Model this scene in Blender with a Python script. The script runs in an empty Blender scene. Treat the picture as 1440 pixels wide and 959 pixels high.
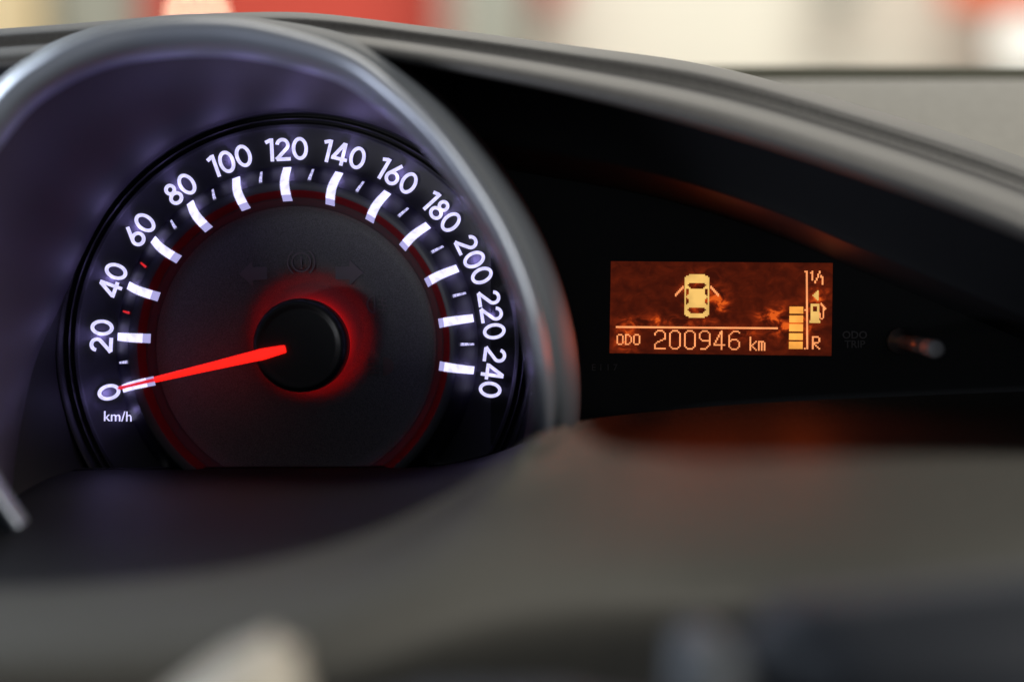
import bpy, bmesh, math, random
from mathutils import Vector, Matrix

R = math.radians
sc = bpy.context.scene
col = sc.collection

# ------------------------------------------------------------------ frame of the instrument panel
# The dial plates lie in one plane, tilted back by PITCH; F = panel frame (x right, y away from the
# driver, z up along the dial plate, origin where the lens axis meets the plate), metres.
D = 0.50                 # lens to dial plate
S = 0.000175             # size of one photo pixel on the dial plate
PITCH = R(13)
EYE = Vector((0, 0, 1.2))
ROT = Matrix.Rotation(-PITCH, 4, 'X')
PANEL = Matrix.Translation(EYE) @ ROT @ Matrix.Translation((0, D, 0))   # F -> world


def at(px, py, h=0.0):
    """point seen at photo pixel (px,py), h millimetres in front of the dial plate (F coords)"""
    h = h * 0.001
    k = S * (D - h) / D
    return Vector(((px - 720) * k, -h, -(py - 479.5) * k))


# ------------------------------------------------------------------ camera, world, lamps, exposure
cam_d = bpy.data.cameras.new('camera')
cam = bpy.data.objects.new('camera', cam_d)
col.objects.link(cam)
cam.matrix_world = Matrix.Translation(EYE) @ ROT @ Matrix.Rotation(R(90), 4, 'X')
cam_d.sensor_width = 36
cam_d.lens = 36 * D / (1440 * S)
cam_d.clip_start = 0.02
cam_d.clip_end = 100
cam_d.dof.use_dof = True
cam_d.dof.focus_distance = D - 0.002
cam_d.dof.aperture_fstop = cam_d.lens / 18.0
cam_d.dof.aperture_blades = 0
sc.camera = cam

w = bpy.data.worlds.new('World')
sc.world = w
w.use_nodes = True
w.node_tree.nodes['Background'].inputs['Color'].default_value = (0.80, 0.88, 1.0, 1)
w.node_tree.nodes['Background'].inputs['Strength'].default_value = 0.05

sc.view_settings.view_transform = 'Standard'
sc.view_settings.look = 'None'
sc.view_settings.exposure = 0
sc.view_settings.gamma = 1
sc.view_settings.use_curve_mapping = False
sc.render.engine = 'CYCLES'
sc.cycles.use_denoising = True
sc.cycles.max_bounces = 6
sc.cycles.sample_clamp_indirect = 6


def lamp(name, kind, loc, target, energy, color, size=0.1, size_y=None, spread=None):
    d = bpy.data.lights.new(name, kind)
    d.energy = energy
    d.color = color
    if kind == 'AREA':
        d.size = size
        if size_y:
            d.shape = 'RECTANGLE'
            d.size_y = size_y
        if spread:
            d.spread = spread
    else:
        d.shadow_soft_size = size
    o = bpy.data.objects.new(name, d)
    col.objects.link(o)
    o.location = loc
    if target is not None:
        o.rotation_euler = (Vector(target) - Vector(loc)).to_track_quat('-Z', 'Y').to_euler()
    return o


def F(x, y, z):
    return PANEL @ Vector((x, y, z))


# daylight through the windscreen and the driver's window (low left)
lamp('windscreen_light', 'AREA', F(0.35, 0.75, 0.75), F(0.1, 0, 0.05), 4.6, (1.0, 0.95, 0.85), 1.3, 0.5)
lamp('upper_right_fill', 'AREA', F(0.60, -0.34, 0.58), F(0.14, -0.09, -0.03), 7.6, (1.0, 0.95, 0.85), 0.34, 0.46)  # area lamp added at the upper right to light hood and cowl
lamp('window_light', 'AREA', F(-1.2, -1.15, -0.50), F(0.0, 0, 0.02), 19.0, (0.93, 0.94, 1.0), 0.55, 0.45)
lamp('side_light', 'AREA', F(-0.70, 0.42, 0.38), F(-0.12, -0.06, 0.04), 11.0, (0.78, 0.88, 1.0), 0.5, 0.4)  # cool lamp added ahead on the left for the trim ring's highlight
# light of the hall beyond the windscreen
lamp('hall_light', 'AREA', (0.6, 3.4, 3.6), (0.3, 6.0, 0.6), 255, (1.0, 0.96, 0.87), 3.0, 1.2)

# ------------------------------------------------------------------ materials


def mat(name, color, rough=0.5, metallic=0.0, spec=0.5, coat=0.0, noise=None, bump=None):
    """noise = (scale, amount) colour grain, bump = (scale, strength, distance)"""
    m = bpy.data.materials.new(name)
    m.use_nodes = True
    nt = m.node_tree
    b = nt.nodes['Principled BSDF']
    b.inputs['Base Color'].default_value = (*color, 1)
    b.inputs['Roughness'].default_value = rough
    b.inputs['Metallic'].default_value = metallic
    b.inputs['Specular IOR Level'].default_value = spec
    b.inputs['Coat Weight'].default_value = coat
    tc = nt.nodes.new('ShaderNodeTexCoord')
    if noise:
        n = nt.nodes.new('ShaderNodeTexNoise')
        n.inputs['Scale'].default_value = noise[0]
        n.inputs['Detail'].default_value = 3
        nt.links.new(tc.outputs['Object'], n.inputs['Vector'])
        r = nt.nodes.new('ShaderNodeMapRange')
        r.inputs['From Min'].default_value = 0.3
        r.inputs['From Max'].default_value = 0.7
        r.inputs['To Min'].default_value = 1 - noise[1]
        r.inputs['To Max'].default_value = 1 + noise[1]
        nt.links.new(n.outputs['Fac'], r.inputs['Value'])
        v = nt.nodes.new('ShaderNodeVectorMath')
        v.operation = 'SCALE'
        v.inputs[0].default_value = color
        nt.links.new(r.outputs['Result'], v.inputs['Scale'])
        nt.links.new(v.outputs['Vector'], b.inputs['Base Color'])
    if bump:
        n2 = nt.nodes.new('ShaderNodeTexNoise')
        n2.inputs['Scale'].default_value = bump[0]
        n2.inputs['Detail'].default_value = 2
        nt.links.new(tc.outputs['Object'], n2.inputs['Vector'])
        bp = nt.nodes.new('ShaderNodeBump')
        bp.inputs['Strength'].default_value = bump[1]
        bp.inputs['Distance'].default_value = bump[2]
        nt.links.new(n2.outputs['Fac'], bp.inputs['Height'])
        nt.links.new(bp.outputs['Normal'], b.inputs['Normal'])
    return m


def glow(name, color, strength=1.0, grain=None):
    """a lit surface; grain = (scale, low, high) uneven backlight"""
    m = bpy.data.materials.new(name)
    m.use_nodes = True
    nt = m.node_tree
    b = nt.nodes['Principled BSDF']
    b.inputs['Base Color'].default_value = (0.03, 0.03, 0.03, 1)
    b.inputs['Roughness'].default_value = 0.4
    b.inputs['Emission Color'].default_value = (*color, 1)
    b.inputs['Emission Strength'].default_value = strength
    if grain:
        tc = nt.nodes.new('ShaderNodeTexCoord')
        n = nt.nodes.new('ShaderNodeTexNoise')
        n.inputs['Scale'].default_value = grain[0]
        n.inputs['Detail'].default_value = 2
        nt.links.new(tc.outputs['Object'], n.inputs['Vector'])
        r = nt.nodes.new('ShaderNodeMapRange')
        r.inputs['From Min'].default_value = 0.35
        r.inputs['From Max'].default_value = 0.65
        r.inputs['To Min'].default_value = strength * grain[1]
        r.inputs['To Max'].default_value = strength * grain[2]
        nt.links.new(n.outputs['Fac'], r.inputs['Value'])
        nt.links.new(r.outputs['Result'], b.inputs['Emission Strength'])
    return m


M = {
    'dial': mat('dial_print_black', (0.017, 0.0175, 0.021), 0.55, bump=(9000, 0.25, 0.0001)),
    'dial_dark': mat('dial_band_dark', (0.010, 0.010, 0.016), 0.45),
    'dial_grey': mat('dial_band_grey', (0.040, 0.042, 0.048), 0.5),
    'disc': mat('dial_disc_grain', (0.112, 0.110, 0.111), 0.5, noise=(5200, 0.45), bump=(5200, 0.5, 0.0002)),
    'bowl': mat('bowl_grey', (0.034, 0.034, 0.037), 0.5),
    'rim': mat('rim_gloss_black', (0.011, 0.011, 0.013), 0.52, spec=0.25),
    'red_band': mat('red_band', (0.095, 0.0015, 0.005), 0.5),
    'hub': mat('hub_black', (0.012, 0.013, 0.016), 0.35),
    'print_dim': mat('dim_symbol_print', (0.178, 0.15, 0.158), 0.6),
    'print_red_dim': mat('dim_red_symbol_print', (0.15, 0.10, 0.095), 0.6),
    'print_grey': mat('grey_panel_print', (0.17, 0.17, 0.18), 0.6),
    'number': glow('number_light', (0.80, 0.77, 1.25), 1.0, (700, 0.85, 1.1)),
    'tick': glow('tick_light', (0.95, 0.92, 1.45), 1.0, (600, 0.85, 1.15)),
    'tick_end': glow('tick_end_light', (0.42, 0.40, 0.75), 1.0),
    'minor': glow('minor_tick_light', (0.62, 0.60, 1.0), 1.0, (1400, 0.5, 1.3)),
    'minor_red': glow('minor_tick_red', (0.65, 0.012, 0.01), 1.0),
    'needle': glow('needle_light', (1.9, 0.020, 0.012), 1.0, (150, 0.9, 1.05)),
    'needle_tip': glow('needle_tip_light', (0.75, 0.014, 0.03), 1.0),
    'red_led': glow('hub_ring_light', (1.0, 0.004, 0.003), 6.0),
    'sleeve': mat('sleeve_black', (0.006, 0.0055, 0.0065), 0.6, spec=0.2),
    'funnel': mat('funnel_satin', (0.020, 0.014, 0.025), 0.55, bump=(2500, 0.15, 0.0001)),
    'silver': mat('trim_silver_satin', (0.25, 0.28, 0.345), 0.36, metallic=0.5),
    'flank': mat('pod_flank', (0.070, 0.080, 0.096), 0.55, spec=0.25, bump=(1800, 0.2, 0.0001)),
    'hood': mat('hood_soft_grey', (0.068, 0.068, 0.069), 0.55, bump=(1500, 0.35, 0.00025), noise=(900, 0.12)),
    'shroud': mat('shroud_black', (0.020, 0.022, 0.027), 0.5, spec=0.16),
    'cowl': mat('cowl_soft_grey', (0.076, 0.075, 0.069), 0.60, spec=0.16, bump=(1500, 0.35, 0.00025), noise=(900, 0.12)),
    'panel': mat('panel_smoked', (0.013, 0.0135, 0.0145), 0.30, spec=0.35),
    'knob': mat('knob_grey', (0.24, 0.25, 0.27), 0.45),
    'knob_shaft': mat('knob_shaft_plastic', (0.09, 0.085, 0.085), 0.35),
    'dash': mat('dash_grey', (0.26, 0.25, 0.225), 0.75, noise=(300, 0.06)),
    'dash_trim': mat('windscreen_trim', (0.13, 0.13, 0.10), 0.8),
    'wheel': mat('wheel_blue_black', (0.017, 0.021, 0.030), 0.65, spec=0.2, bump=(1200, 0.3, 0.0003)),
    'wheel_trim': mat('wheel_silver', (0.50, 0.46, 0.39), 0.5),
    'wall': mat('wall_cream', (0.80, 0.78, 0.69), 0.85, noise=(1.5, 0.05)),
    'floor': mat('floor_grey', (0.32, 0.31, 0.28), 0.6, noise=(2.0, 0.1)),
    'red_paint': mat('red_paint', (0.54, 0.062, 0.04), 0.45),
    'orange_paint': mat('orange_paint', (0.85, 0.16, 0.06), 0.5),
    'grey_paint': mat('grey_paint', (0.32, 0.33, 0.29), 0.6),
    'cream_paint': mat('cream_paint', (0.80, 0.66, 0.42), 0.6),
    'lamp_warm': glow('warm_lamp', (1.0, 0.80, 0.55), 16.0),
    'lamp_white': glow('white_lamp', (1.0, 0.97, 0.85), 1.4),
    'dark_metal': mat('dark_metal', (0.10, 0.10, 0.09), 0.5),
}


def screen_mat():
    """dim orange backlight of the screen, with the haze round the symbols painted into its emission"""
    m = bpy.data.materials.new('screen_backlight')
    m.use_nodes = True
    nt = m.node_tree
    L = nt.links.new
    b = nt.nodes['Principled BSDF']
    b.inputs['Base Color'].default_value = (0.012, 0.004, 0.002, 1)
    b.inputs['Roughness'].default_value = 0.3
    tc = nt.nodes.new('ShaderNodeTexCoord')

    def math_n(op, a, c, clamp=False):
        n = nt.nodes.new('ShaderNodeMath')
        n.operation = op
        n.use_clamp = clamp
        for k, v in enumerate((a, c)):
            if isinstance(v, (int, float)):
                n.inputs[k].default_value = v
            else:
                L(v, n.inputs[k])
        return n.outputs[0]

    def noise(scale, rot, det, dist):
        mp = nt.nodes.new('ShaderNodeMapping')
        mp.inputs['Rotation'].default_value = (0, R(rot), 0)
        mp.inputs['Scale'].default_value = scale
        L(tc.outputs['Object'], mp.inputs['Vector'])
        n = nt.nodes.new('ShaderNodeTexNoise')
        n.inputs['Scale'].default_value = 1.0
        n.inputs['Detail'].default_value = det
        n.inputs['Roughness'].default_value = 0.6
        n.inputs['Distortion'].default_value = dist
        L(mp.outputs['Vector'], n.inputs['Vector'])
        return n.outputs['Fac']

    total = 0.04  # glow clouds round the lit symbols, painted into the emission
    for px, py, rx, rz, amt in ((985, 412, 42, 44, 1.0), (1015, 425, 22, 30, 1.1), (1112, 455, 62, 42, 1.0), (880, 478, 26, 44, 0.9), (1085, 448, 40, 24, 0.8),
                                (940, 452, 110, 16, 0.8), (1040, 470, 60, 22, 0.5), (1150, 420, 30, 40, 0.7)):
        mp = nt.nodes.new('ShaderNodeMapping')
        c = at(px, py) - at(1010, 440, -6)
        mp.inputs['Location'].default_value = (-c.x / (rx * S), 0, -c.z / (rz * S))
        mp.inputs['Scale'].default_value = (1 / (rx * S), 0, 1 / (rz * S))
        L(tc.outputs['Object'], mp.inputs['Vector'])
        g = nt.nodes.new('ShaderNodeTexGradient')
        g.gradient_type = 'QUADRATIC_SPHERE'
        L(mp.outputs['Vector'], g.inputs['Vector'])
        total = math_n('ADD', math_n('MULTIPLY', g.outputs['Fac'], amt), total)
    n1 = noise((300, 300, 400), 28, 3, 0.5)
    f = math_n('MULTIPLY', math_n('MULTIPLY', math_n('SUBTRACT', n1, 0.36, True), 5.0), math_n('POWER', total, 0.6))
    n2 = noise((60, 60, 60), 0, 2, 0.3)
    f = math_n('ADD', f, math_n('MULTIPLY', n2, 0.12), True)
    cr = nt.nodes.new('ShaderNodeValToRGB')
    e = cr.color_ramp.elements
    e[0].position = 0.0
    e[0].color = (0.034, 0.0034, 0.0008, 1)
    e[1].position = 1.0
    e[1].color = (0.75, 0.105, 0.010, 1)
    for p, cc in ((0.2, (0.070, 0.0068, 0.0013)), (0.5, (0.15, 0.014, 0.0022)), (0.75, (0.36, 0.036, 0.004))):
        k = e.new(p)
        k.color = (*cc, 1)
    L(f, cr.inputs['Fac'])
    L(cr.outputs['Color'], b.inputs['Emission Color'])
    b.inputs['Emission Strength'].default_value = 1.0
    return m


M['screen'] = screen_mat()
M['lcd'] = glow('lcd_line_light', (1.18, 0.40, 0.14), 1.0, (260, 0.85, 1.1))
M['lcd_fill'] = glow('lcd_fill_light', (0.84, 0.50, 0.135), 1.0, (260, 0.85, 1.15))
M['lcd_bar'] = glow('lcd_bar_light', (1.05, 0.42, 0.07), 1.0, (260, 0.8, 1.2))

# ------------------------------------------------------------------ object helpers


def tag(o, label=None, cat=None, group=None, kind=None):
    if label:
        o['label'] = label
    if cat:
        o['category'] = cat
    if group:
        o['group'] = group
    if kind:
        o['kind'] = kind
    return o


def thing(name, origin, label, cat, group=None):
    """Empty at the thing's base, in the panel frame"""
    o = bpy.data.objects.new(name, None)
    col.objects.link(o)
    o.empty_display_size = 0.01
    o.matrix_world = PANEL @ Matrix.Translation(origin)
    o['origin_f'] = list(origin)
    return tag(o, label, cat, group)


def org(o):
    v = Vector((0, 0, 0))
    while o is not None:
        if 'origin_f' in o.keys():
            v += Vector(o['origin_f'])
            break
        v += o.location
        o = o.parent
    return v


def obj(name, bm, m, parent=None, smooth=True, label=None, origin=None):
    """bm in F coords; the object's own origin = given origin or the parent's"""
    base = org(parent) if parent is not None else Vector((0, 0, 0))
    o_f = Vector(origin) if origin is not None else base
    bmesh.ops.translate(bm, vec=-o_f, verts=bm.verts)
    bmesh.ops.recalc_face_normals(bm, faces=bm.faces)
    me = bpy.data.meshes.new(name)
    bm.to_mesh(me)
    bm.free()
    for p in me.polygons:
        p.use_smooth = smooth
    ms = m if isinstance(m, (list, tuple)) else [m]
    for x in ms:
        me.materials.append(x)
    o = bpy.data.objects.new(name, me)
    col.objects.link(o)
    if parent is not None:
        o.parent = parent
        o.location = o_f - base
    else:
        o.matrix_world = PANEL @ Matrix.Translation(o_f)
        o['origin_f'] = list(o_f)
    if label:
        o['label'] = label
    return o


def cr_spline(pts, n, closed=False):
    """Catmull-Rom through tuples, n samples"""
    L = len(pts)
    segs = L if closed else L - 1
    out = []
    cnt = n if not closed else n
    for i in range(cnt):
        t = i / (cnt if closed else cnt - 1) * segs
        k = min(int(t), segs - 1)
        f = t - k
        if closed:
            p = [pts[(k + j - 1) % L] for j in range(4)]
        else:
            p = [pts[max(0, min(L - 1, k + j - 1))] for j in range(4)]
            if k == 0:
                p[0] = tuple(2 * a - b for a, b in zip(pts[0], pts[1]))
            if k == segs - 1:
                p[3] = tuple(2 * a - b for a, b in zip(pts[-1], pts[-2]))
        out.append(tuple(0.5 * ((2 * b) + (-a + c) * f + (2 * a - 5 * b + 4 * c - d) * f * f + (-a + 3 * b - 3 * c + d) * f ** 3)
                         for a, b, c, d in zip(*p)))
    return out


def grid_bm(rows):
    """rows of F points"""
    bm = bmesh.new()
    vs = [[bm.verts.new(p) for p in r] for r in rows]
    for a, b in zip(vs, vs[1:]):
        for i in range(len(a) - 1):
            bm.faces.new((a[i], a[i + 1], b[i + 1], b[i]))
    return bm


def loft(sections, n=120, sub=1):
    """sections: control lists of (px,py,h) with the same count; sub = spline samples per gap between sections"""
    secs = [cr_spline(s, n) for s in sections]
    if sub > 1:
        cols = [cr_spline([s[i] for s in secs], (len(secs) - 1) * sub + 1) for i in range(n)]
        secs = [[c[j] for c in cols] for j in range((len(secs) - 1) * sub + 1)]
    return grid_bm([[at(*p) for p in s] for s in secs])


def lathe(prof, c, n=160, a0=0.0, a1=2 * math.pi):
    """prof of (r px on the plate, h mm); c = centre pixel on the plate (true size, F coords)"""
    bm = bmesh.new()
    full = abs(a1 - a0 - 2 * math.pi) < 1e-6
    m = n if full else n + 1
    base = at(*c, 0)
    rings = []
    for r, h in prof:
        if r <= 0:
            rings.append([bm.verts.new(base + Vector((0, -h * .001, 0)))])
            continue
        rings.append([bm.verts.new(base + Vector((r * S * math.cos(a0 + (a1 - a0) * i / n), -h * .001,
                                                  r * S * math.sin(a0 + (a1 - a0) * i / n)))) for i in range(m)])
    for a, b in zip(rings, rings[1:]):
        for i in range(n):
            j = (i + 1) % m if full else i + 1
            if len(a) == 1:
                bm.faces.new((a[0], b[i], b[j]))
            elif len(b) == 1:
                bm.faces.new((a[i], a[j], b[0]))
            else:
                bm.faces.new((a[i], a[j], b[j], b[i]))
    return bm


def poly_prism(bm, pts, h0, h1, mi=0):
    """2D outline pts -> prism; pts are functions' results already (x,z) metres in a local plane"""
    top = [bm.verts.new((x, -h1, z)) for x, z in pts]
    bot = [bm.verts.new((x, -h0, z)) for x, z in pts]
    f = bm.faces.new(top)
    f.material_index = mi
    n = len(pts)
    for i in range(n):
        bm.faces.new((top[i], top[(i + 1) % n], bot[(i + 1) % n], bot[i])).material_index = mi
    return bm


def stroke(bm, pts, wd, h0, h1, closed=False, fn=lambda x, z: (x, z)):
    """a line of even width as real raised geometry; fn maps glyph units to (x,z) metres"""
    n = len(pts)
    L, Rr = [], []
    for i, p in enumerate(pts):
        if closed:
            a, b = pts[(i - 1) % n], pts[(i + 1) % n]
        else:
            a, b = pts[max(0, i - 1)], pts[min(n - 1, i + 1)]
        d1 = Vector((p[0] - a[0], p[1] - a[1]))
        d2 = Vector((b[0] - p[0], b[1] - p[1]))
        if d1.length < 1e-9:
            d1 = d2
        if d2.length < 1e-9:
            d2 = d1
        d1.normalize()
        d2.normalize()
        t = (d1 + d2).normalized()
        nn = Vector((-t.y, t.x))
        k = wd / 2 / max(0.5, nn.dot(Vector((-d1.y, d1.x))))
        L.append(fn(p[0] + nn.x * k, p[1] + nn.y * k))
        Rr.append(fn(p[0] - nn.x * k, p[1] - nn.y * k))

    def V(p, h):
        return bm.verts.new((p[0], -h, p[1]))
    lt, rt = [V(p, h1) for p in L], [V(p, h1) for p in Rr]
    lb, rb = [V(p, h0) for p in L], [V(p, h0) for p in Rr]
    m = n if closed else n - 1
    for i in range(m):
        j = (i + 1) % n
        bm.faces.new((lt[i], lt[j], rt[j], rt[i]))
        bm.faces.new((lt[i], lt[j], lb[j], lb[i]))
        bm.faces.new((rt[i], rt[j], rb[j], rb[i]))
    if not closed:
        bm.faces.new((lt[0], rt[0], rb[0], lb[0]))
        bm.faces.new((lt[-1], rt[-1], rb[-1], lb[-1]))
    return bm


def arc(cx, cy, rx, ry, d0, d1, n=20):
    return [(cx + rx * math.cos(R(d0 + (d1 - d0) * i / n)), cy + ry * math.sin(R(d0 + (d1 - d0) * i / n))) for i in range(n + 1)]


def ell(cx, cy, rx, ry, n=36):
    return arc(cx, cy, rx, ry, 0, 360, n)[:-1]


W = 0.145   # stroke width of the dial numerals, in glyph heights
hw = W / 2
# digit -> (advance width, [(points, closed)])
DIG = {
    '0': (0.70, [(ell(0.35, 0.5, 0.35 - hw, 0.5 - hw), True)]),
    '1': (0.36, [([(0.0, 0.83), (0.22, 0.93)], False), ([(0.27, 1.0), (0.27, 0.0)], False)]),
    '2': (0.64, [(arc(0.31, 0.69, 0.31 - hw, 0.31 - hw, 172, -38, 22) + [(0.09, 0.14), (0.0, 0.0 + hw)], False),
                 ([(0.03, hw), (0.64, hw)], False)]),
    '4': (0.70, [([(0.46, 0.98), (0.06, 0.28)], False), ([(0.0, 0.27), (0.70, 0.27)], False), ([(0.49, 1.0), (0.49, 0.0)], False)]),
    '6': (0.64, [(ell(0.32, 0.32, 0.32 - hw, 0.32 - hw), True), ([(0.46, 1.0), (0.10, 0.43)], False)]),
    '8': (0.62, [(ell(0.31, 0.74, 0.255 - hw, 0.26 - hw), True), (ell(0.31, 0.29, 0.31 - hw, 0.29 - hw), True)]),
}


def number_bm(text, height, h0, h1):
    bm = bmesh.new()
    gap = 0.075
    tot = sum(DIG[c][0] for c in text) + gap * (len(text) - 1)
    x = -tot / 2
    for q, c in enumerate(text):
        wdt, st = DIG[c]
        for k, (pts, cl) in enumerate(st):
            dz = 0.00002 * k
            stroke(bm, pts, W, h0, h1 + dz, cl, lambda a, b, x=x: ((x + a) * height, (b - 0.5) * height))
        x += wdt + gap
    return bm


def text_bm(body, height, h0, h1, bold=0.0):
    """lettering from Blender's built-in typeface, centred, cap height = height"""
    cu = bpy.data.curves.new('lettering', 'FONT')
    cu.body = body
    cu.align_x = 'CENTER'
    cu.align_y = 'CENTER'
    cu.size = height / 0.69
    cu.offset = bold
    cu.resolution_u = 3
    cu.space_line = 0.86
    to = bpy.data.objects.new('lettering', cu)
    col.objects.link(to)
    dg = bpy.context.evaluated_depsgraph_get()
    me = bpy.data.meshes.new_from_object(to.evaluated_get(dg))
    bm = bmesh.new()
    bm.from_mesh(me)
    bpy.data.objects.remove(to)
    bpy.data.curves.remove(cu)
    bpy.data.meshes.remove(me)
    r = bmesh.ops.extrude_face_region(bm, geom=list(bm.faces))
    ex = {v for v in r['geom'] if isinstance(v, bmesh.types.BMVert)}
    for v in bm.verts:
        x, y = v.co.x, v.co.y
        v.co = Vector((x, -(h1 if v in ex else h0), y))
    return bm


def place(bm, px, py, h=0.0, rot=0.0, sx=1.0):
    """local plate glyph -> F coords; rot = anticlockwise as seen from the driver"""
    bm.transform(Matrix.Translation(at(px, py, h)) @ Matrix.Rotation(-rot, 4, 'Y') @ Matrix.Diagonal((sx, 1, 1, 1)))
    return bm


def on_plate(px, py, h):
    """true position px,py measured on the plate itself (no perspective), lifted by h mm"""
    p = at(px, py, 0)
    return p + Vector((0, -h * .001, 0))


# ================================================================== SPEEDOMETER
CX, CY = 418, 487
TILT = 93.0                # the 120 mark stands at 93 degrees
STEP = 100.7 / 6           # degrees per 20 km/h
spd = thing('speedometer', at(CX, CY, -2), 'round speedometer with glowing white numbers and a red needle resting at 0', 'speedometer')
C2 = (CX, CY)

# profile of the raised ring under the marks: h(r)
CREST = [(196, 2.2), (200, 3.6), (204, 4.0), (207, 5.7), (211, 7.2), (216, 8.5), (222, 9.3), (228, 9.0), (236, 6.9), (244, 3.6), (251, 0.8), (254, 0.15)]


def crest_h(r):
    if r <= CREST[0][0]:
        return CREST[0][1]
    for (a, ha), (b, hb) in zip(CREST, CREST[1:]):
        if r <= b:
            return ha + (hb - ha) * (r - a) / (b - a)
    return 0.15


obj('number_band', lathe([(254, 0.15), (258, 0.0), (306, 0.0), (308, 0.5)], C2), M['dial'], spd)
obj('rim', lathe([(308, 0.5), (311, 1.4), (312.5, 1.4), (314, 0.6), (317, 0.8), (318.5, 2.0), (320, 2.2), (321.5, 1.2), (325, 1.5),
                  (328, 3.0), (331, 4.0), (334, 4.2)], C2), M['rim'], spd)
obj('marker_band', lathe([p for p in CREST if p[0] >= 228], C2), M['dial_dark'], spd)
obj('grey_band', lathe([p for p in CREST if 216 <= p[0] <= 228], C2), M['dial_grey'], spd)
obj('red_band', lathe([p for p in CREST if 207 <= p[0] <= 216], C2), M['red_band'], spd)
obj('inner_lip', lathe([p for p in CREST if p[0] <= 207], C2), M['dial_grey'], spd)
obj('centre_disc', lathe([(196, 2.2), (190, 1.0), (180, 0.6), (150, 0.6)], C2), M['disc'], spd)

# numbers: measured centres on the plate
NUMS = ['0', '20', '40', '60', '80', '100', '120', '140', '160', '180', '200', '220', '240']
for k, t in enumerate(NUMS):
    a = TILT + (6 - k) * STEP
    rr = {1: 272, 2: 275, 3: 277}[len(t)]
    px, py = CX + rr * math.cos(R(a)), CY - rr * math.sin(R(a))
    bm = number_bm(t, 32 * S, 0.0001, 0.0007)
    bm.transform(Matrix.Translation(on_plate(px, py, 0)) @ Matrix.Rotation(-R(a - 90), 4, 'Y'))
    obj('number', bm, M['number'], spd, smooth=False)
bm = text_bm('km/h', 14 * S, 0.0001, 0.0004)
place(bm, 166, 586, 0, R(-1))
obj('unit_lettering', bm, M['number'], spd, smooth=False)


def bar_bm(r0, r1, wd0, wd1, lift0, lift1, n=10):
    """a bar along +x from r0 to r1 (px) riding over the raised ring"""
    bm = bmesh.new()
    prev = None
    for i in range(n + 1):
        r = r0 + (r1 - r0) * i / n
        wdt = (wd0 + (wd1 - wd0) * i / n) / 2 * S
        h = crest_h(r) * .001
        x = r * S
        ch = 0.18 * wdt
        ring = [bm.verts.new(v) for v in ((x, -(h + lift0 * .001), -wdt), (x, -(h + (lift1 - .12) * .001), -wdt), (x, -(h + lift1 * .001), -wdt + ch),
                                          (x, -(h + lift1 * .001), wdt - ch), (x, -(h + (lift1 - .12) * .001), wdt), (x, -(h + lift0 * .001), wdt))]
        if prev:
            for j in range(5):
                bm.faces.new((prev[j], prev[j + 1], ring[j + 1], ring[j]))
        else:
            bm.faces.new(ring)
        prev = ring
    bm.faces.new(prev)
    return bm


def mesh_of(name, bm, m):
    bmesh.ops.recalc_face_normals(bm, faces=bm.faces)
    me = bpy.data.meshes.new(name)
    bm.to_mesh(me)
    bm.free()
    me.materials.append(m)
    return me


def child(name, me, parent, loc_f, rot_deg, label=None):
    o = bpy.data.objects.new(name, me)
    col.objects.link(o)
    o.parent = parent
    o.location = Vector(loc_f) - org(parent)
    o.rotation_euler = (0, -R(rot_deg), 0)
    if label:
        o['label'] = label
    return o


major_me = mesh_of('major_tick', bar_bm(210, 251, 12.5, 11.0, -0.3, 1.0), M['tick'])
end_me = mesh_of('tick_end', bar_bm(202.5, 210, 13.0, 12.5, -0.3, 0.75, 3), M['tick_end'])
minor_me = mesh_of('minor_tick', bar_bm(231, 249, 4.0, 3.0, -0.2, 0.5), M['minor'])
minor_red_me = mesh_of('minor_tick', bar_bm(232, 247, 3.2, 2.6, -0.2, 0.4), M['minor_red'])
ctr = on_plate(CX, CY, 0)
for k in range(13):
    a = TILT + (6 - k) * STEP
    t = child('major_tick', major_me, spd, ctr, a)
    e = bpy.data.objects.new('tick_end', end_me)
    col.objects.link(e)
    e.parent = t
for k in range(12):
    a = TILT + (5.5 - k) * STEP
    if k in (1, 2):
        child('minor_tick', minor_red_me, spd, ctr, a, 'thin red tick between white ticks')
    else:
        child('minor_tick', minor_me, spd, ctr, a)

# shallow bowl round the hub, shaped and offset to stand in for its shadow crescent, red light ring under the hub's overhang, hub, needle
BC = (CX + 19, CY - 17)
bowl = lathe([(140, 0.6), (122, 0.6), (106, 0.6), (97, 0.4), (90, 0.0), (83, -0.7), (77, -1.5), (69, -2.0), (20, -2.0)], BC, 128)
for v in bowl.verts:                      # outer edge meets the concentric disc
    d = Vector((v.co.x - at(*BC).x, v.co.z - at(*BC).z)).length / S
    if d > 139:
        q = Vector((v.co.x - at(*C2).x, v.co.z - at(*C2).z)).normalized() * 150 * S
        v.co.x, v.co.z = at(*C2).x + q.x, at(*C2).z + q.y
obj('hub_shade_bowl', bowl, M['disc'], spd)
obj('hub_light_ring', lathe([(48, 0.1), (54, 0.1), (56, -0.4), (54, -0.9), (48, -0.9)], (CX + 15, CY - 6.5), 96), M['red_led'], spd)
hc = (CX + 10, CY - 1.5)
obj('hub', lathe([(0, 11.6), (48, 11.6), (52, 11.7), (56, 12.2), (59, 12.2), (62.5, 11.6), (64.5, 10.4), (65, 9.0), (65, 1.6), (60, 0.9), (44, 0.8), (44, -3.0)], hc, 128), M['hub'], spd)
NZ = 0.0122


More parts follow.
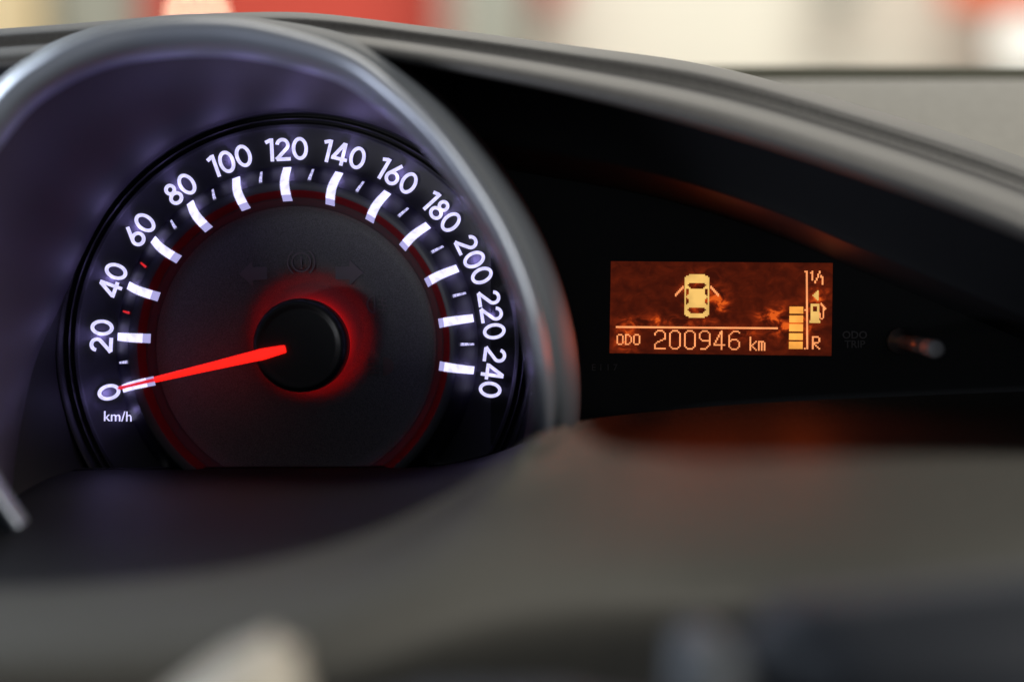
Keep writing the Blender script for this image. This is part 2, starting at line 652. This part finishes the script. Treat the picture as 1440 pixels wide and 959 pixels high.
def needle_bm(prof):
    b = bmesh.new()
    prev = None
    for r, hwd in prof:
        x, z = r * S, hwd * S
        ring = [b.verts.new(v) for v in ((x, -NZ, -z), (x, -NZ - .0008, -z), (x, -NZ - .0012, -z * .5), (x, -NZ - .0012, z * .5), (x, -NZ - .0008, z), (x, -NZ, z))]
        if prev:
            for j in range(6):
                b.faces.new((prev[j], prev[(j + 1) % 6], ring[(j + 1) % 6], ring[j]))
        else:
            b.faces.new(ring)
        prev = ring
    b.faces.new(prev)
    return b


NA = 193.3
needle = child('needle', mesh_of('needle', needle_bm([(16, 4.6), (19, 5.4), (44, 7.4), (52, 7.6), (60, 7.2), (120, 5.4), (200, 3.7)]), M['needle']), spd,
               on_plate(CX + 7, CY - 0.5, 0), NA)
tip = bpy.data.objects.new('needle_tip', mesh_of('needle_tip', needle_bm([(200, 2.4), (240, 2.0), (247, 2.6), (249.5, 2.2), (251.5, 1.0)]), M['needle_tip']))
col.objects.link(tip)
tip.parent = needle

# added point lights just in front of the numbers and marks, for their halo
for k in range(13):
    a = R(TILT + (6 - k) * STEP)
    for rr, hh, pw in ((277, 1.7, 0.0008), (228, 12.0, 0.00022)):
        p = PANEL @ on_plate(CX + rr * math.cos(a), CY - rr * math.sin(a), hh)
        lamp('halo_fill', 'POINT', p, None, pw, (0.42, 0.34, 1.0), 0.0006)

lamp('halo_fill', 'POINT', PANEL @ on_plate(166, 586, 1.5), None, 0.0002, (0.42, 0.34, 1.0), 0.0006)

# dim tell-tale symbols printed on the centre disc


def print_bm(polys=(), strokes=(), h0=0.0005, h1=0.0008):
    bm = bmesh.new()
    for p in polys:
        poly_prism(bm, [(x * S, z * S) for x, z in p], h0, h1)
    for pts, wd, cl in strokes:
        stroke(bm, pts, wd, h0, h1, cl, lambda a, b: (a * S, b * S))
    return bm


arrow = [(-20, 0), (-1, 18), (-1, 9), (19, 9), (19, -9), (-1, -9), (-1, -18)]
obj('turn_arrow', place(print_bm([arrow]), 357, 385, 0, R(1)), M['print_dim'], spd, smooth=False, label='dim arrow symbol pointing left')
obj('turn_arrow', place(print_bm([[(-x, z) for x, z in arrow]]), 491, 384, 0, R(1)), M['print_dim'], spd, smooth=False, label='dim arrow symbol pointing right')
obj('brake_symbol', place(print_bm([[(-1.3, -5), (1.3, -5), (1.8, 8), (-1.8, 8)], [(-1.5, -9.5), (1.5, -9.5), (1.5, -7), (-1.5, -7)]],
                                   [(ell(0, 0, 13, 13), 2.2, True), (arc(0, 0, 19, 19, 125, 235, 14), 2.2, False), (arc(0, 0, 19, 19, -55, 55, 14), 2.2, False)]),
                          424, 369, 0, R(2)), M['print_dim'], spd, smooth=False)
obj('fog_lamp_symbol', place(print_bm([], [(arc(-4, 0, 10, 12, 90, 270, 14), 2.0, False), ([(-4, 12), (-4, -12)], 2.0, False),
                                          ([(1, 7), (13, 4)], 1.8, False), ([(1, 0), (13, -2)], 1.8, False), ([(1, -7), (13, -9)], 1.8, False),
                                          ([(8, 10), (6, 3), (9, -3), (7, -12)], 1.6, False)]), 531, 428, 0), M['print_dim'], spd, smooth=False)
obj('lamp_symbol', place(print_bm([[(2, 13)] + arc(3, 0, 14, 13, 88, -88, 14) + [(2, -13)]],
                                  [([(-20, 9 - 6 * q), (-3, 9 - 6 * q)], 1.8, False) for q in range(4)]), 537, 515, 0), M['print_red_dim'], spd, smooth=False)

# ================================================================== GAUGE POD (sleeve, funnel, trim ring, floor)
pod = thing('gauge_pod', at(330, 520, 20), 'deep grey pod with a satin silver ring around the speedometer', 'gauge pod')
CRESTP = [(24, 742), (-30, 660), (-95, 520), (-110, 400), (-80, 270), (0, 147), (67, 93), (133, 63), (200, 48), (283, 42), (367, 50),
          (479, 83), (547, 130), (613, 195), (680, 290), (725, 380), (752, 470), (762, 550), (758, 612), (744, 665)]
WELLP = [(30, 760, 30), (18, 680, 25), (45, 525, 15), (85, 430, 6), (118, 355, 4), (155, 290, 4), (200, 240, 4), (243, 207, 4), (297, 180, 4),
         (360, 162, 4), (425, 157, 4), (510, 171, 4), (580, 200, 4), (645, 250, 4), (700, 318, 4), (735, 400, 4), (748, 470, 4), (746, 545, 6), (738, 610, 10), (724, 660, 14)]
RING_H = [84, 82, 79, 76, 73, 70, 67, 64, 61, 60, 60, 60, 61, 63, 66, 69, 71, 69, 60, 46]
OUT = [20, 22, 26, 28, 30, 28, 26, 24, 22, 22, 24, 36, 44, 50, 54, 56, 56, 55, 54, 52]


def normals2(p):
    r = []
    for i in range(len(p)):
        a, b = p[max(0, i - 1)], p[min(len(p) - 1, i + 1)]
        d = Vector((b[0] - a[0], b[1] - a[1])).normalized()
        r.append((d.y, -d.x))       # outward (list runs clockwise on the picture, up = -y)
    return r


NRM = normals2(CRESTP)


def off(dist, dh, scale=None):
    res = []
    for (x, y), (nx, ny), h, o in zip(CRESTP, NRM, RING_H, OUT):
        d = dist * (o / 54 if scale else 1)
        res.append((x + nx * d, y + ny * d, h + dh))
    return res


def circ_pts(rad, h):
    res = []
    for (x, y, _h) in WELLP:
        d = Vector((x - CX, y - CY)).normalized() * rad
        res.append((CX + d.x, CY + d.y, h))
    return res


obj('sleeve', loft([circ_pts(331, 1.0), WELLP], 160), M['sleeve'], pod)
INW = [20, 22, 28, 32, 36, 38, 38, 38, 38, 38, 36, 32, 28, 24, 21, 19, 17, 17, 17, 17]


def inn(f, dh):
    return [(x - nx * w_ * f, y - ny * w_ * f, h + dh) for (x, y), (nx, ny), h, w_ in zip(CRESTP, NRM, RING_H, INW)]


edge = inn(1.0, -9)
mid1 = [tuple(a + (b - a) * 0.12 for a, b in zip(wp, rp)) for wp, rp in zip(WELLP, edge)]
mid1 = [(x, y, h + 2.0) for x, y, h in mid1]
mid2 = [tuple(a + (b - a) * 0.6 for a, b in zip(wp, rp)) for wp, rp in zip(WELLP, edge)]
mid2 = [(x, y, h - 3.0) for x, y, h in mid2]
obj('funnel', loft([WELLP, mid1, mid2, edge], 160, 6), M['funnel'], pod)
obj('trim_ring', loft([edge, inn(0.93, -6.0), inn(0.75, -2.6), inn(0.4, 0.8), off(0, 2.0), off(9, 1.2), off(14, -1.5), off(15, -4)], 160, 3), M['silver'], pod)
obj('flank', loft([off(15, -4), off(19, -7, 1), off(30, -9, 1), off(42, -15, 1), off(50, -26, 1), off(54, -48, 1), off(50, -80, 1)], 160, 4), M['flank'], pod)
FX = [-900, -420, -120, -60, 60, 200, 350, 500, 620, 700, 758]
FY0 = [830, 800, 760, 735, 668, 659, 657, 656, 652, 634, 610]
FYL = [850, 838, 829, 828, 825, 815, 795, 755, 700, 652, 614]
FHL = [150, 150, 150, 150, 150, 148, 142, 128, 110, 97, 86]
fl0 = [(x, y, 7) for x, y in zip(FX, FY0)]
fl0b = [(x, y + 2.5, 9) for x, y in zip(FX, FY0)]
fl3 = [(x, y, h) for x, y, h in zip(FX, FYL, FHL)]
fl1 = [(a[0], a[1] + (b[1] - a[1]) * .30, a[2] + (b[2] - a[2]) * .42) for a, b in zip(fl0, fl3)]
fl2 = [(a[0], a[1] + (b[1] - a[1]) * .68, a[2] + (b[2] - a[2]) * .78) for a, b in zip(fl0, fl3)]
obj('pod_floor', loft([[(x, y + 3, 1.2) for x, y in zip(FX, FY0)], fl0, fl0b, fl1, fl2, fl3], 90, 4), M['sleeve'], pod)

# ================================================================== TRIP DISPLAY
dsp = thing('trip_display', at(1010, 440, -6), 'smoked black panel with a lit orange odometer and fuel screen', 'display')
PANEL_OUT = [(430, 66), (520, 66), (600, 84), (700, 100), (800, 122), (900, 140), (1000, 168), (1100, 200), (1200, 228), (1320, 268), (1440, 310), (1750, 470), (1750, 690), (690, 690), (690, 330), (600, 180), (500, 110)]
bm = bmesh.new()
poly_prism(bm, [tuple(at(x, y).xz) for x, y in PANEL_OUT], -0.004, 0.0)
obj('panel_lens', bm, M['panel'], dsp, smooth=False)
bm = bmesh.new()
poly_prism(bm, [tuple(at(x, y).xz) for x, y in ((857, 496.5), (1169, 500.5), (1171, 370), (859, 367.5))], 0.0, 0.00025)
obj('screen', bm, M['screen'], dsp, smooth=False)
LR = R(-0.45)
DOT = 2.05


def dots_bm(rows, dx, dz):
    """a bitmap as raised rectangles (runs of lit dots), top-left at 0,0, pixel sizes dx, dz"""
    bm = bmesh.new()
    for r, row in enumerate(rows):
        c = 0
        while c < len(row):
            if row[c] != '#':
                c += 1
                continue
            e = c
            while e < len(row) and row[e] == '#':
                e += 1
            x0, x1, z0, z1 = c * dx * S, e * dx * S, -(r + 1) * dz * S, -r * dz * S
            poly_prism(bm, [(x0, z0), (x1, z0), (x1, z1), (x0, z1)], 0.0002, 0.00055)
            c = e
    return bm


def lcd(name, rows, px, py, wpx, hpx, m, label=None):
    bm = dots_bm(rows, wpx / max(len(r) for r in rows), hpx / len(rows))
    return obj(name, place(bm, px, py, 0, LR), m, dsp, smooth=False, label=label)


G = {
    '2': ["..####..", ".#....#.", "#......#", "#......#", ".......#", ".......#", "......##", "....##..", "..##....", ".#......", "#.......", "#.......", "#.......", "########"],
    '0': ["..####..", ".#....#.", "#......#", "#......#", "#......#", "#......#", "#......#", "#......#", "#......#", "#......#", "#......#", "#......#", ".#....#.", "..####.."],
    '9': ["..####..", ".#....#.", "#......#", "#......#", "#......#", "#......#", ".#.....#", "..######", ".......#", ".......#", ".......#", "......#.", ".....#..", ".####..."],
    '4': [".....#..", "....##..", "....##..", "...#.#..", "...#.#..", "..#..#..", "..#..#..", ".#...#..", ".#...#..", "#....#..", "########", ".....#..", ".....#..", ".....#.."],
    '6': ["...####.", "..#....#", ".#......", "#.......", "#.......", "#.......", "#.####..", "##....#.", "#......#", "#......#", "#......#", "#......#", ".#....#.", "..####.."],
    'O': [".###.", "#...#", "#...#", "#...#", "#...#", "#...#", "#...#", ".###."],
    'D': ["###..", "#..#.", "#...#", "#...#", "#...#", "#...#", "#..#.", "###.."],
    'R': ["####.", "#...#", "#...#", "#...#", "####.", "##...", "#.#..", "#..#.", "#...#"],
    'km': ["#..........", "#..........", "#..........", "#...#.####.", "#..#..#.#.#", "#.#...#.#.#", "##....#.#.#", "#.#...#.#.#", "#..#..#.#.#", "#...#.#.#.#"],
    '1/1': [".#....#..", "##....#..", ".#...#...", ".#...#.#.", ".#...#.##", ".#..#...#", ".#..#...#", "...#....#", "...#....#", "........#"],
}
for q, (c, x) in enumerate(zip('200946', (920, 941, 962, 982.8, 1003.5, 1024.3))):
    lcd('digit', G[c], x, 464 + q * 0.2, 16.2, 27, M['lcd'])
for x, c in zip((867, 878.8, 890.4), 'ODO'):
    lcd('letter', G[c], x, 469.8, 9.8, 15.2, M['lcd'])
lcd('unit_lettering', G['km'], 1054, 473.5, 22, 19.5, M['lcd'])
lcd('divider_line', ['#'], 866, 458.6, 227.5, 2.6, M['lcd'])
# car symbol
CARW = 17
car = []
for r in range(30):
    row = ['#'] * CARW
    if r == 0 or r == 29:
        row[:3] = '...'
        row[-3:] = '...'
    if r in (1, 28):
        row[:1] = '.'
        row[-1:] = '.'
    for rr, (a, b) in {6: (3, 13), 7: (2, 14), 8: (3, 13), 9: (4, 12), 23: (3, 13), 24: (2, 14), 25: (3, 13), 26: (4, 12)}.items():
        if r == rr:
            for c in range(a, b + 1):
                row[c] = '.'
    if 10 <= r <= 14 or 16 <= r <= 20:
        row[1] = row[15] = '.'
        if r not in (14, 16, 20):
            row[2] = row[14] = '.'
    car.append(''.join(row))
lcd('car_symbol', car, 962.7, 385.8, 34.6, 61, M['lcd_fill'])
lcd('open_door_symbol', [".....#", "....##", "...##.", "..##..", ".##...", "##....", "#....."], 949.2, 402, 12, 15, M['lcd'], 'slanted door stroke left of the car symbol')
lcd('open_door_symbol', ["#.....", "##....", ".##...", "..##..", "...##.", "....##", ".....#"], 998.8, 402, 12, 15, M['lcd'], 'slanted door stroke right of the car symbol')
# fuel gauge
for q, (y0, y1) in enumerate(((431.2, 441), (443.6, 453.6), (455.6, 466), (468.6, 478), (480.3, 490.6))):
    lcd('fuel_bar', ['#'], 1110 - q * 0.2, y0, 19.2, y1 - y0, M['lcd_bar'])
bm = dots_bm(['#'], 2.4, 110)
b2 = dots_bm(['#'], 1.9, 2.2)
obj('gauge_bracket', place(bm, 1133, 381, 0, R(0.35)), M['lcd'], dsp, smooth=False)
for x, y in ((1131, 381), (1131, 435), (1130.4, 489)):
    obj('bracket_mark', place(dots_bm(['#'], 2.2, 2.2), x, y, 0), M['lcd'], dsp, smooth=False)
lcd('fraction_lettering', G['1/1'], 1139, 381, 18.5, 19.5, M['lcd'])
lcd('side_arrow', ["...#", "..##", ".###", "####", ".###", "..##", "...#"], 1142.4, 408.4, 8.4, 14.4, M['lcd_fill'])
lcd('pump_symbol', [".########......", ".########......", ".##....##......", ".##....##......", ".##....##......", ".##....##......", ".########......", ".########......",
                    ".########......", ".########......", ".########......", ".########......", ".########......", "##########.....", "##########....."][:15],
    1138.3, 427.2, 22.5, 27, M['lcd_fill'])
lcd('pump_hose_symbol', ["..#....", "..##...", "...##..", "....##.", "....###", "....##.", "....#..", "#...#..", "##..#..", ".#..#..", ".#..#..", ".#..#..", "..##..."], 1150.6, 425.8, 11, 23.4, M['lcd'])
lcd('reserve_lettering', G['R'], 1141.6, 472.8, 11.4, 18.4, M['lcd'])
lamp('screen_spill_fill', 'AREA', PANEL @ at(980, 445, 1.2), PANEL @ at(980, 445, 60), 0.0034, (1.0, 0.075, 0.005), 110 * S, 95 * S)  # added lamps ahead of the screen, strengthening its orange spill on the cowl
lamp('screen_spill_fill', 'AREA', PANEL @ at(1125, 462, 1.2), PANEL @ at(1125, 462, 60), 0.0020, (1.0, 0.085, 0.005), 50 * S, 65 * S)
# grey print on the lens
for t, y in (('ODO', 471.5), ('TRIP', 484.5)):
    obj('button_lettering', place(text_bm(t, 10.2 * S, 0.0, 0.0001, 0.00003), 1202, y, 0), M['print_grey'], dsp, smooth=False)
obj('code_lettering', place(text_bm('E 1 1 7', 9.0 * S, 0.0, 0.0001), 850, 517, 0), M['print_grey'], dsp, smooth=False)

# ================================================================== RESET KNOB
kb = thing('reset_knob', at(1262, 479, 0), 'short grey push knob sticking out beside the ODO TRIP print', 'knob')


def tube_f(p0, p1, prof, n=28):
    """lathe along p0->p1, prof (t, radius m)"""
    bm = bmesh.new()
    ax = (p1 - p0)
    u = ax.normalized().cross(Vector((0, 0, 1))).normalized()
    v = u.cross(ax.normalized())
    rings = []
    for t, r in prof:
        c = p0 + ax * t
        rings.append([bm.verts.new(c + (u * math.cos(2 * math.pi * i / n) + v * math.sin(2 * math.pi * i / n)) * r) for i in range(n)])
    for a, b in zip(rings, rings[1:]):
        for i in range(n):
            bm.faces.new((a[i], a[(i + 1) % n], b[(i + 1) % n], b[i]))
    bm.faces.new(rings[0])
    bm.faces.new(rings[-1])
    return bm


k0, k1 = at(1264, 479, 0), at(1318, 491, 32)
obj('shaft', tube_f(k0, k1, [(0, .0032), (.06, .0032), (.08, .0019), (.40, .0019), (.42, .0021), (.80, .0021)]), M['knob_shaft'], kb)
obj('cap', tube_f(k0, k1, [(.74, .0018), (.76, .0021), (.95, .0022), (.985, .0020), (1.0, .0014)]), M['knob'], kb)

# ================================================================== INSTRUMENT HOOD
hood = thing('instrument_hood', at(900, 80, 0), 'padded grey hood with a ridged lip arching over the gauges', 'dashboard hood')
HX = [-900, -520, -220, -60, 100, 240, 350, 450, 600, 800, 1000, 1200, 1440, 1700, 2150]
HY = [190, 98, 62, 46, 34, 23, 18, 20, 38, 64, 93, 146, 222, 330, 540]
HS = [.8, .7, .62, .62, .62, .60, .58, .58, .62, .76, 1.0, 1.12, 1.28, 1.4, 1.5]

HH = [.7, .7, .7, .7, .7, .7, .7, .7, .85, 1.0, 1.1, 1.15, 1.2, 1.2, 1.1]


def hrow(dy, h):
    return [(x, y + dy * s, h * q) for x, y, s, q in zip(HX, HY, HS, HH)]


back = [(x, y + 60, -140) for x, y in zip(HX, HY)]
back2 = [(x, y + 14, -60) for x, y in zip(HX, HY)]
obj('hood_shell', loft([back, back2, hrow(1.5, -18), hrow(0, -4)], 140, 4), M['hood'], hood)
obj('hood_lip', loft([hrow(0, -4), hrow(2.5, 8), hrow(7, 18), hrow(12, 24), hrow(18, 26.5), hrow(28, 27), hrow(37, 28), hrow(43, 33), hrow(48, 43), hrow(54, 51),
                      hrow(62, 56), hrow(74, 58), hrow(86, 57.5), hrow(90, 54), hrow(80, 42), hrow(64, 24)], 140, 4), M['hood'], hood)
SX = [645, 720, 800, 900, 1000, 1100, 1200, 1300, 1440, 1700]
SY = [195, 212, 226, 245, 272, 307, 349, 391, 451, 570]


def hood_y(x):
    for (a, ya), (b, yb) in zip(zip(HX, HY), zip(HX[1:], HY[1:])):
        if x <= b:
            return ya + (yb - ya) * (x - a) / (b - a)
    return HY[-1]


s0 = [(x, hood_y(x) + 55, 16) for x in SX]
s1 = [(x, hood_y(x) + 55 + (y - hood_y(x) - 55) * .55, 18) for x, y in zip(SX, SY)]
s2 = [(x, y - 14, 18) for x, y in zip(SX, SY)]
s3 = [(x, y, 16) for x, y in zip(SX, SY)]
s4 = [(x, y + 16, 9) for x, y in zip(SX, SY)]
s5 = [(x, y + 28, 0.3) for x, y in zip(SX, SY)]
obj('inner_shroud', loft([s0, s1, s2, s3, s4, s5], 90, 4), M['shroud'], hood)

# closed body of the dashboard under the hood, behind the gauges
bx = [-900 + 50 * k for k in range(62)]
bm = bmesh.new()
poly_prism(bm, [tuple(at(x, hood_y(x) + 26).xz) for x in bx] + [tuple(at(2150, 1500).xz), tuple(at(-900, 1500).xz)], -0.055, -0.009)
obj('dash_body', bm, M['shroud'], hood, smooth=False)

# ================================================================== LOWER COWL
KX = [-900, -500, -220, -60, 60, 200, 350, 500, 620, 700, 760, 810, 870, 970, 1100, 1300, 1450, 1750]
KY = [851, 840, 831, 828, 825, 815, 795, 755, 700, 652, 612, 594, 584, 574, 565, 556, 550, 540]
KH = [150, 150, 150, 150, 150, 148, 142, 128, 110, 97, 86, 40, 6, 3, 3, 3, 3, 3]
KW = [0, 0, 0, 0, 0, .03, .10, .22, .36, .46, .56, .68, .80, .92, 1, 1, 1, 1]
PL = [(0, 0), (4, 2.2), (9, 5), (15, 8.5), (24, 13), (42, 21), (70, 31), (108, 39), (155, 43), (215, 42), (330, 28)]
PR = [(0, 0), (8, 1.8), (16, 4.2), (25, 8), (42, 18), (76, 42), (124, 74), (178, 102), (238, 123), (300, 130), (430, 118)]
rows = []
for (ly, lh), (ry, rh) in zip(PL, PR):
    rows.append([(x, y + ly + (ry - ly) * wgt, h + lh + (rh - lh) * wgt) for x, y, h, wgt in zip(KX, KY, KH, KW)])


def smooth_row(row, sig):
    """even out a control row along the cowl"""
    if sig <= 0:
        return row
    dense = cr_spline(row, 120)
    res = []
    for (x, y, h) in row:
        ws = [(math.exp(-((d[0] - x) / sig) ** 2), d) for d in dense]
        t = sum(q for q, _d in ws)
        res.append((x, sum(q * d[1] for q, d in ws) / t, sum(q * d[2] for q, d in ws) / t))
    return res


rows = [smooth_row(r, sg) for r, sg in zip(rows, (0, 0, 0, 25, 50, 100, 140, 170, 190, 200, 200))]
ck = obj('lower_cowl', loft(rows, 120, 6), M['cowl'], origin=at(900, 700, 60))
tag(ck, 'soft grey rounded cowl below the gauges and the orange screen', 'dashboard cowl')

# ================================================================== STEERING WHEEL (blurred, in front)
sw = thing('steering_wheel', at(700, 1150, 200), 'blurred dark steering wheel spokes with pale trim along the bottom edge', 'steering wheel')


def slab(pts, thick, bev):
    """outline of (px,py,h), thick mm deep, rounded edges"""
    bm = bmesh.new()
    top = [bm.verts.new(at(*p)) for p in pts]
    bot = [bm.verts.new(at(*p) + Vector((0, thick * .001, 0))) for p in pts]
    bm.faces.new(top)
    bm.faces.new(bot)
    n = len(pts)
    for i in range(n):
        bm.faces.new((top[i], top[(i + 1) % n], bot[(i + 1) % n], bot[i]))
    bmesh.ops.recalc_face_normals(bm, faces=bm.faces)
    bmesh.ops.bevel(bm, geom=list(bm.edges), offset=bev, segments=3, affect='EDGES', clamp_overlap=True)
    return bm


def plan(pts, y0, h0, k):
    """outline points on one sloping plane"""
    return [(x, y, h0 + (y - y0) * k) for x, y in pts]


obj('spoke', slab(plan([(1062, 872), (1250, 854), (1600, 818), (2150, 770), (2150, 1230), (1090, 1230)], 868, 229, 0.03), 28, 0.004), M['wheel'], sw, label='dark blue-black spoke on the right')
obj('spoke_trim', slab(plan([(962, 916), (1020, 904), (1046, 930), (1072, 1230), (950, 1230)], 900, 230, 0.03), 26, 0.0012), M['flank'], sw)
obj('spoke_trim', slab(plan([(130, 1075), (235, 985), (330, 922), (385, 914), (412, 965), (424, 1230), (130, 1230)], 914, 224, 0.07), 22, 0.0022), M['wheel_trim'], sw, label='pale spoke trim')
obj('spoke', slab(plan([(-1500, 1110), (50, 1080), (50, 1560), (-1500, 1560)], 1070, 226, 0.02), 24, 0.004), M['wheel'], sw, label='unseen left spoke, enlarged to shade the cowl')  # out of view, widened to block window light from the left cowl
obj('hub_pad', slab(plan([(330, 1120), (500, 1065), (900, 1065), (1090, 1120), (1140, 1500), (1000, 1700), (420, 1700), (280, 1500)], 1065, 264, 0.01), 55, 0.008), M['wheel'], sw)

# ================================================================== DASH TOP AND THE PLACE BEYOND (world frame)


def wobj(name, bm, m, loc=(0, 0, 0), parent=None, smooth=False):
    bmesh.ops.recalc_face_normals(bm, faces=bm.faces)
    me = bpy.data.meshes.new(name)
    bm.to_mesh(me)
    bm.free()
    for p in me.polygons:
        p.use_smooth = smooth
    me.materials.append(m)
    o = bpy.data.objects.new(name, me)
    col.objects.link(o)
    o.location = loc
    if parent:
        o.parent = parent
    return o


def box_bm(x0, x1, y0, y1, z0, z1, bev=0.0, bm=None):
    bm = bm or bmesh.new()
    r = bmesh.ops.create_cube(bm, size=1.0)
    for v in r['verts']:
        v.co = Vector((x0 + (v.co.x + .5) * (x1 - x0), y0 + (v.co.y + .5) * (y1 - y0), z0 + (v.co.z + .5) * (z1 - z0)))
    if bev:
        bmesh.ops.bevel(bm, geom=[e for e in bm.edges if e.verts[0] in r['verts']], offset=bev, segments=2, affect='EDGES')
    return bm


def wpix(px, py, dist):
    """world point seen at the pixel, dist metres in front of the lens"""
    k = dist / (D / S)
    return EYE + ROT.to_3x3() @ Vector(((px - 720) * k, dist, -(py - 479.5) * k))


dash = bpy.data.objects.new('dashboard', None)
col.objects.link(dash)
dash.location = (0.15, 0.6, 1.10)
tag(dash, 'flat grey dashboard top behind the right end of the hood', 'dashboard')
DL = Vector(dash.location)
prof = [(0.520, 1.1165), (0.535, 1.1215), (0.555, 1.1285), (0.575, 1.1350), (0.590, 1.1392), (0.597, 1.1405), (0.603, 1.1395), (0.610, 1.1340), (0.618, 1.120), (0.66, 1.09), (0.9, 1.07)]
nx = 30
bm = bmesh.new()
vs = [[bm.verts.new(Vector((-0.7 + 1.6 * i / nx, y, z - 0.02 * (-0.7 + 1.6 * i / nx - .15) ** 2)) - DL) for i in range(nx + 1)] for y, z in cr_spline(prof, 50)]
for a, b in zip(vs, vs[1:]):
    for i in range(nx):
        bm.faces.new((a[i], a[i + 1], b[i + 1], b[i]))
wobj('dash_top', bm, M['dash'], (0, 0, 0), dash, True)
wobj('windscreen_trim', box_bm(-0.7 - DL.x, 0.9 - DL.x, 0.606 - DL.y, 0.614 - DL.y, 1.12 - DL.z, 1.1432 - DL.z, 0.0015), M['dash_trim'], (0, 0, 0), dash)

fl = wobj('floor', box_bm(-8, 8, 1.6, 9, -0.1, 0), M['floor'])
tag(fl, kind='structure')
wl = wobj('wall', box_bm(-8, 8, 6.6, 6.8, 0, 3.2), M['wall'])
tag(wl, kind='structure')


def block(name, px0, px1, dist, z0, z1, depth, m, label, cat, bev=0.02):
    x0, x1 = wpix(px0, 20, dist).x, wpix(px1, 20, dist).x
    y = wpix(px0, 20, dist).y
    bm = box_bm((x0 - x1) / 2, (x1 - x0) / 2, -depth / 2, depth / 2, 0, z1 - z0, bev)
    o = wobj(name, bm, m, ((x0 + x1) / 2, y + depth / 2, z0))
    return tag(o, label, cat)


block('cream_cabinet', -260, 42, 5.6, 0, 1.3, 0.4, M['cream_paint'], 'blurred cream cabinet beyond the hood at the far left', 'cabinet')
block('grey_cabinet', 72, 185, 5.7, 0, 1.3, 0.4, M['grey_paint'], 'blurred grey cabinet beside the cream one beyond the hood', 'cabinet')
block('red_cabinet', 205, 618, 5.9, 0, 1.2, 0.4, M['red_paint'], 'wide blurred red cabinet behind the top of the gauge pod', 'cabinet')
block('grey_post', 645, 740, 5.6, 0, 2.4, 0.2, M['grey_paint'], 'blurred pale grey post right of the red cabinet', 'post')
p0 = wpix(790, 8, 6.2)
block('red_wall_box', 752, 800, 6.2, p0.z, p0.z + 0.5, 0.2, M['red_paint'], 'small red box on the wall right of the grey post', 'wall box')
p0 = wpix(1190, 8, 6.2)
block('dark_wall_box', 1160, 1210, 6.2, p0.z, p0.z + 0.5, 0.15, M['grey_paint'], 'small blurred grey box on the cream wall', 'wall box')
p0 = wpix(1400, 12, 6.0)
block('orange_wall_board', 1330, 1600, 6.0, p0.z, p0.z + 0.6, 0.08, M['orange_paint'], 'bright orange board on the wall at the top right', 'board')


def bulb(name, px, py, dist, r, m, label):
    root = bpy.data.objects.new(name, None)
    col.objects.link(root)
    p = wpix(px, py, dist)
    root.location = (p.x, p.y, 0)
    tag(root, label, 'lamp')
    bm = bmesh.new()
    bmesh.ops.create_uvsphere(bm, u_segments=20, v_segments=12, radius=r)
    wobj('bulb', bm, m, (0, 0, p.z), root, True)
    wobj('lamp_post', box_bm(-.012, .012, -.012, .012, 0, p.z - r * .9), M['dark_metal'], (0, 0.03, 0), root)
    wobj('lamp_foot', box_bm(-.1, .1, -.1, .1, 0, .03), M['dark_metal'], (0, 0.03, 0), root)
    return root


bulb('small_lamp', 277, 22, 5.3, 0.019, M['lamp_warm'], 'round blurred warm lamp in front of the red cabinet')
bulb('white_lamp', 1440, 60, 5.8, 0.08, M['lamp_white'], 'glaring white lamp in front of the cream wall at the right')
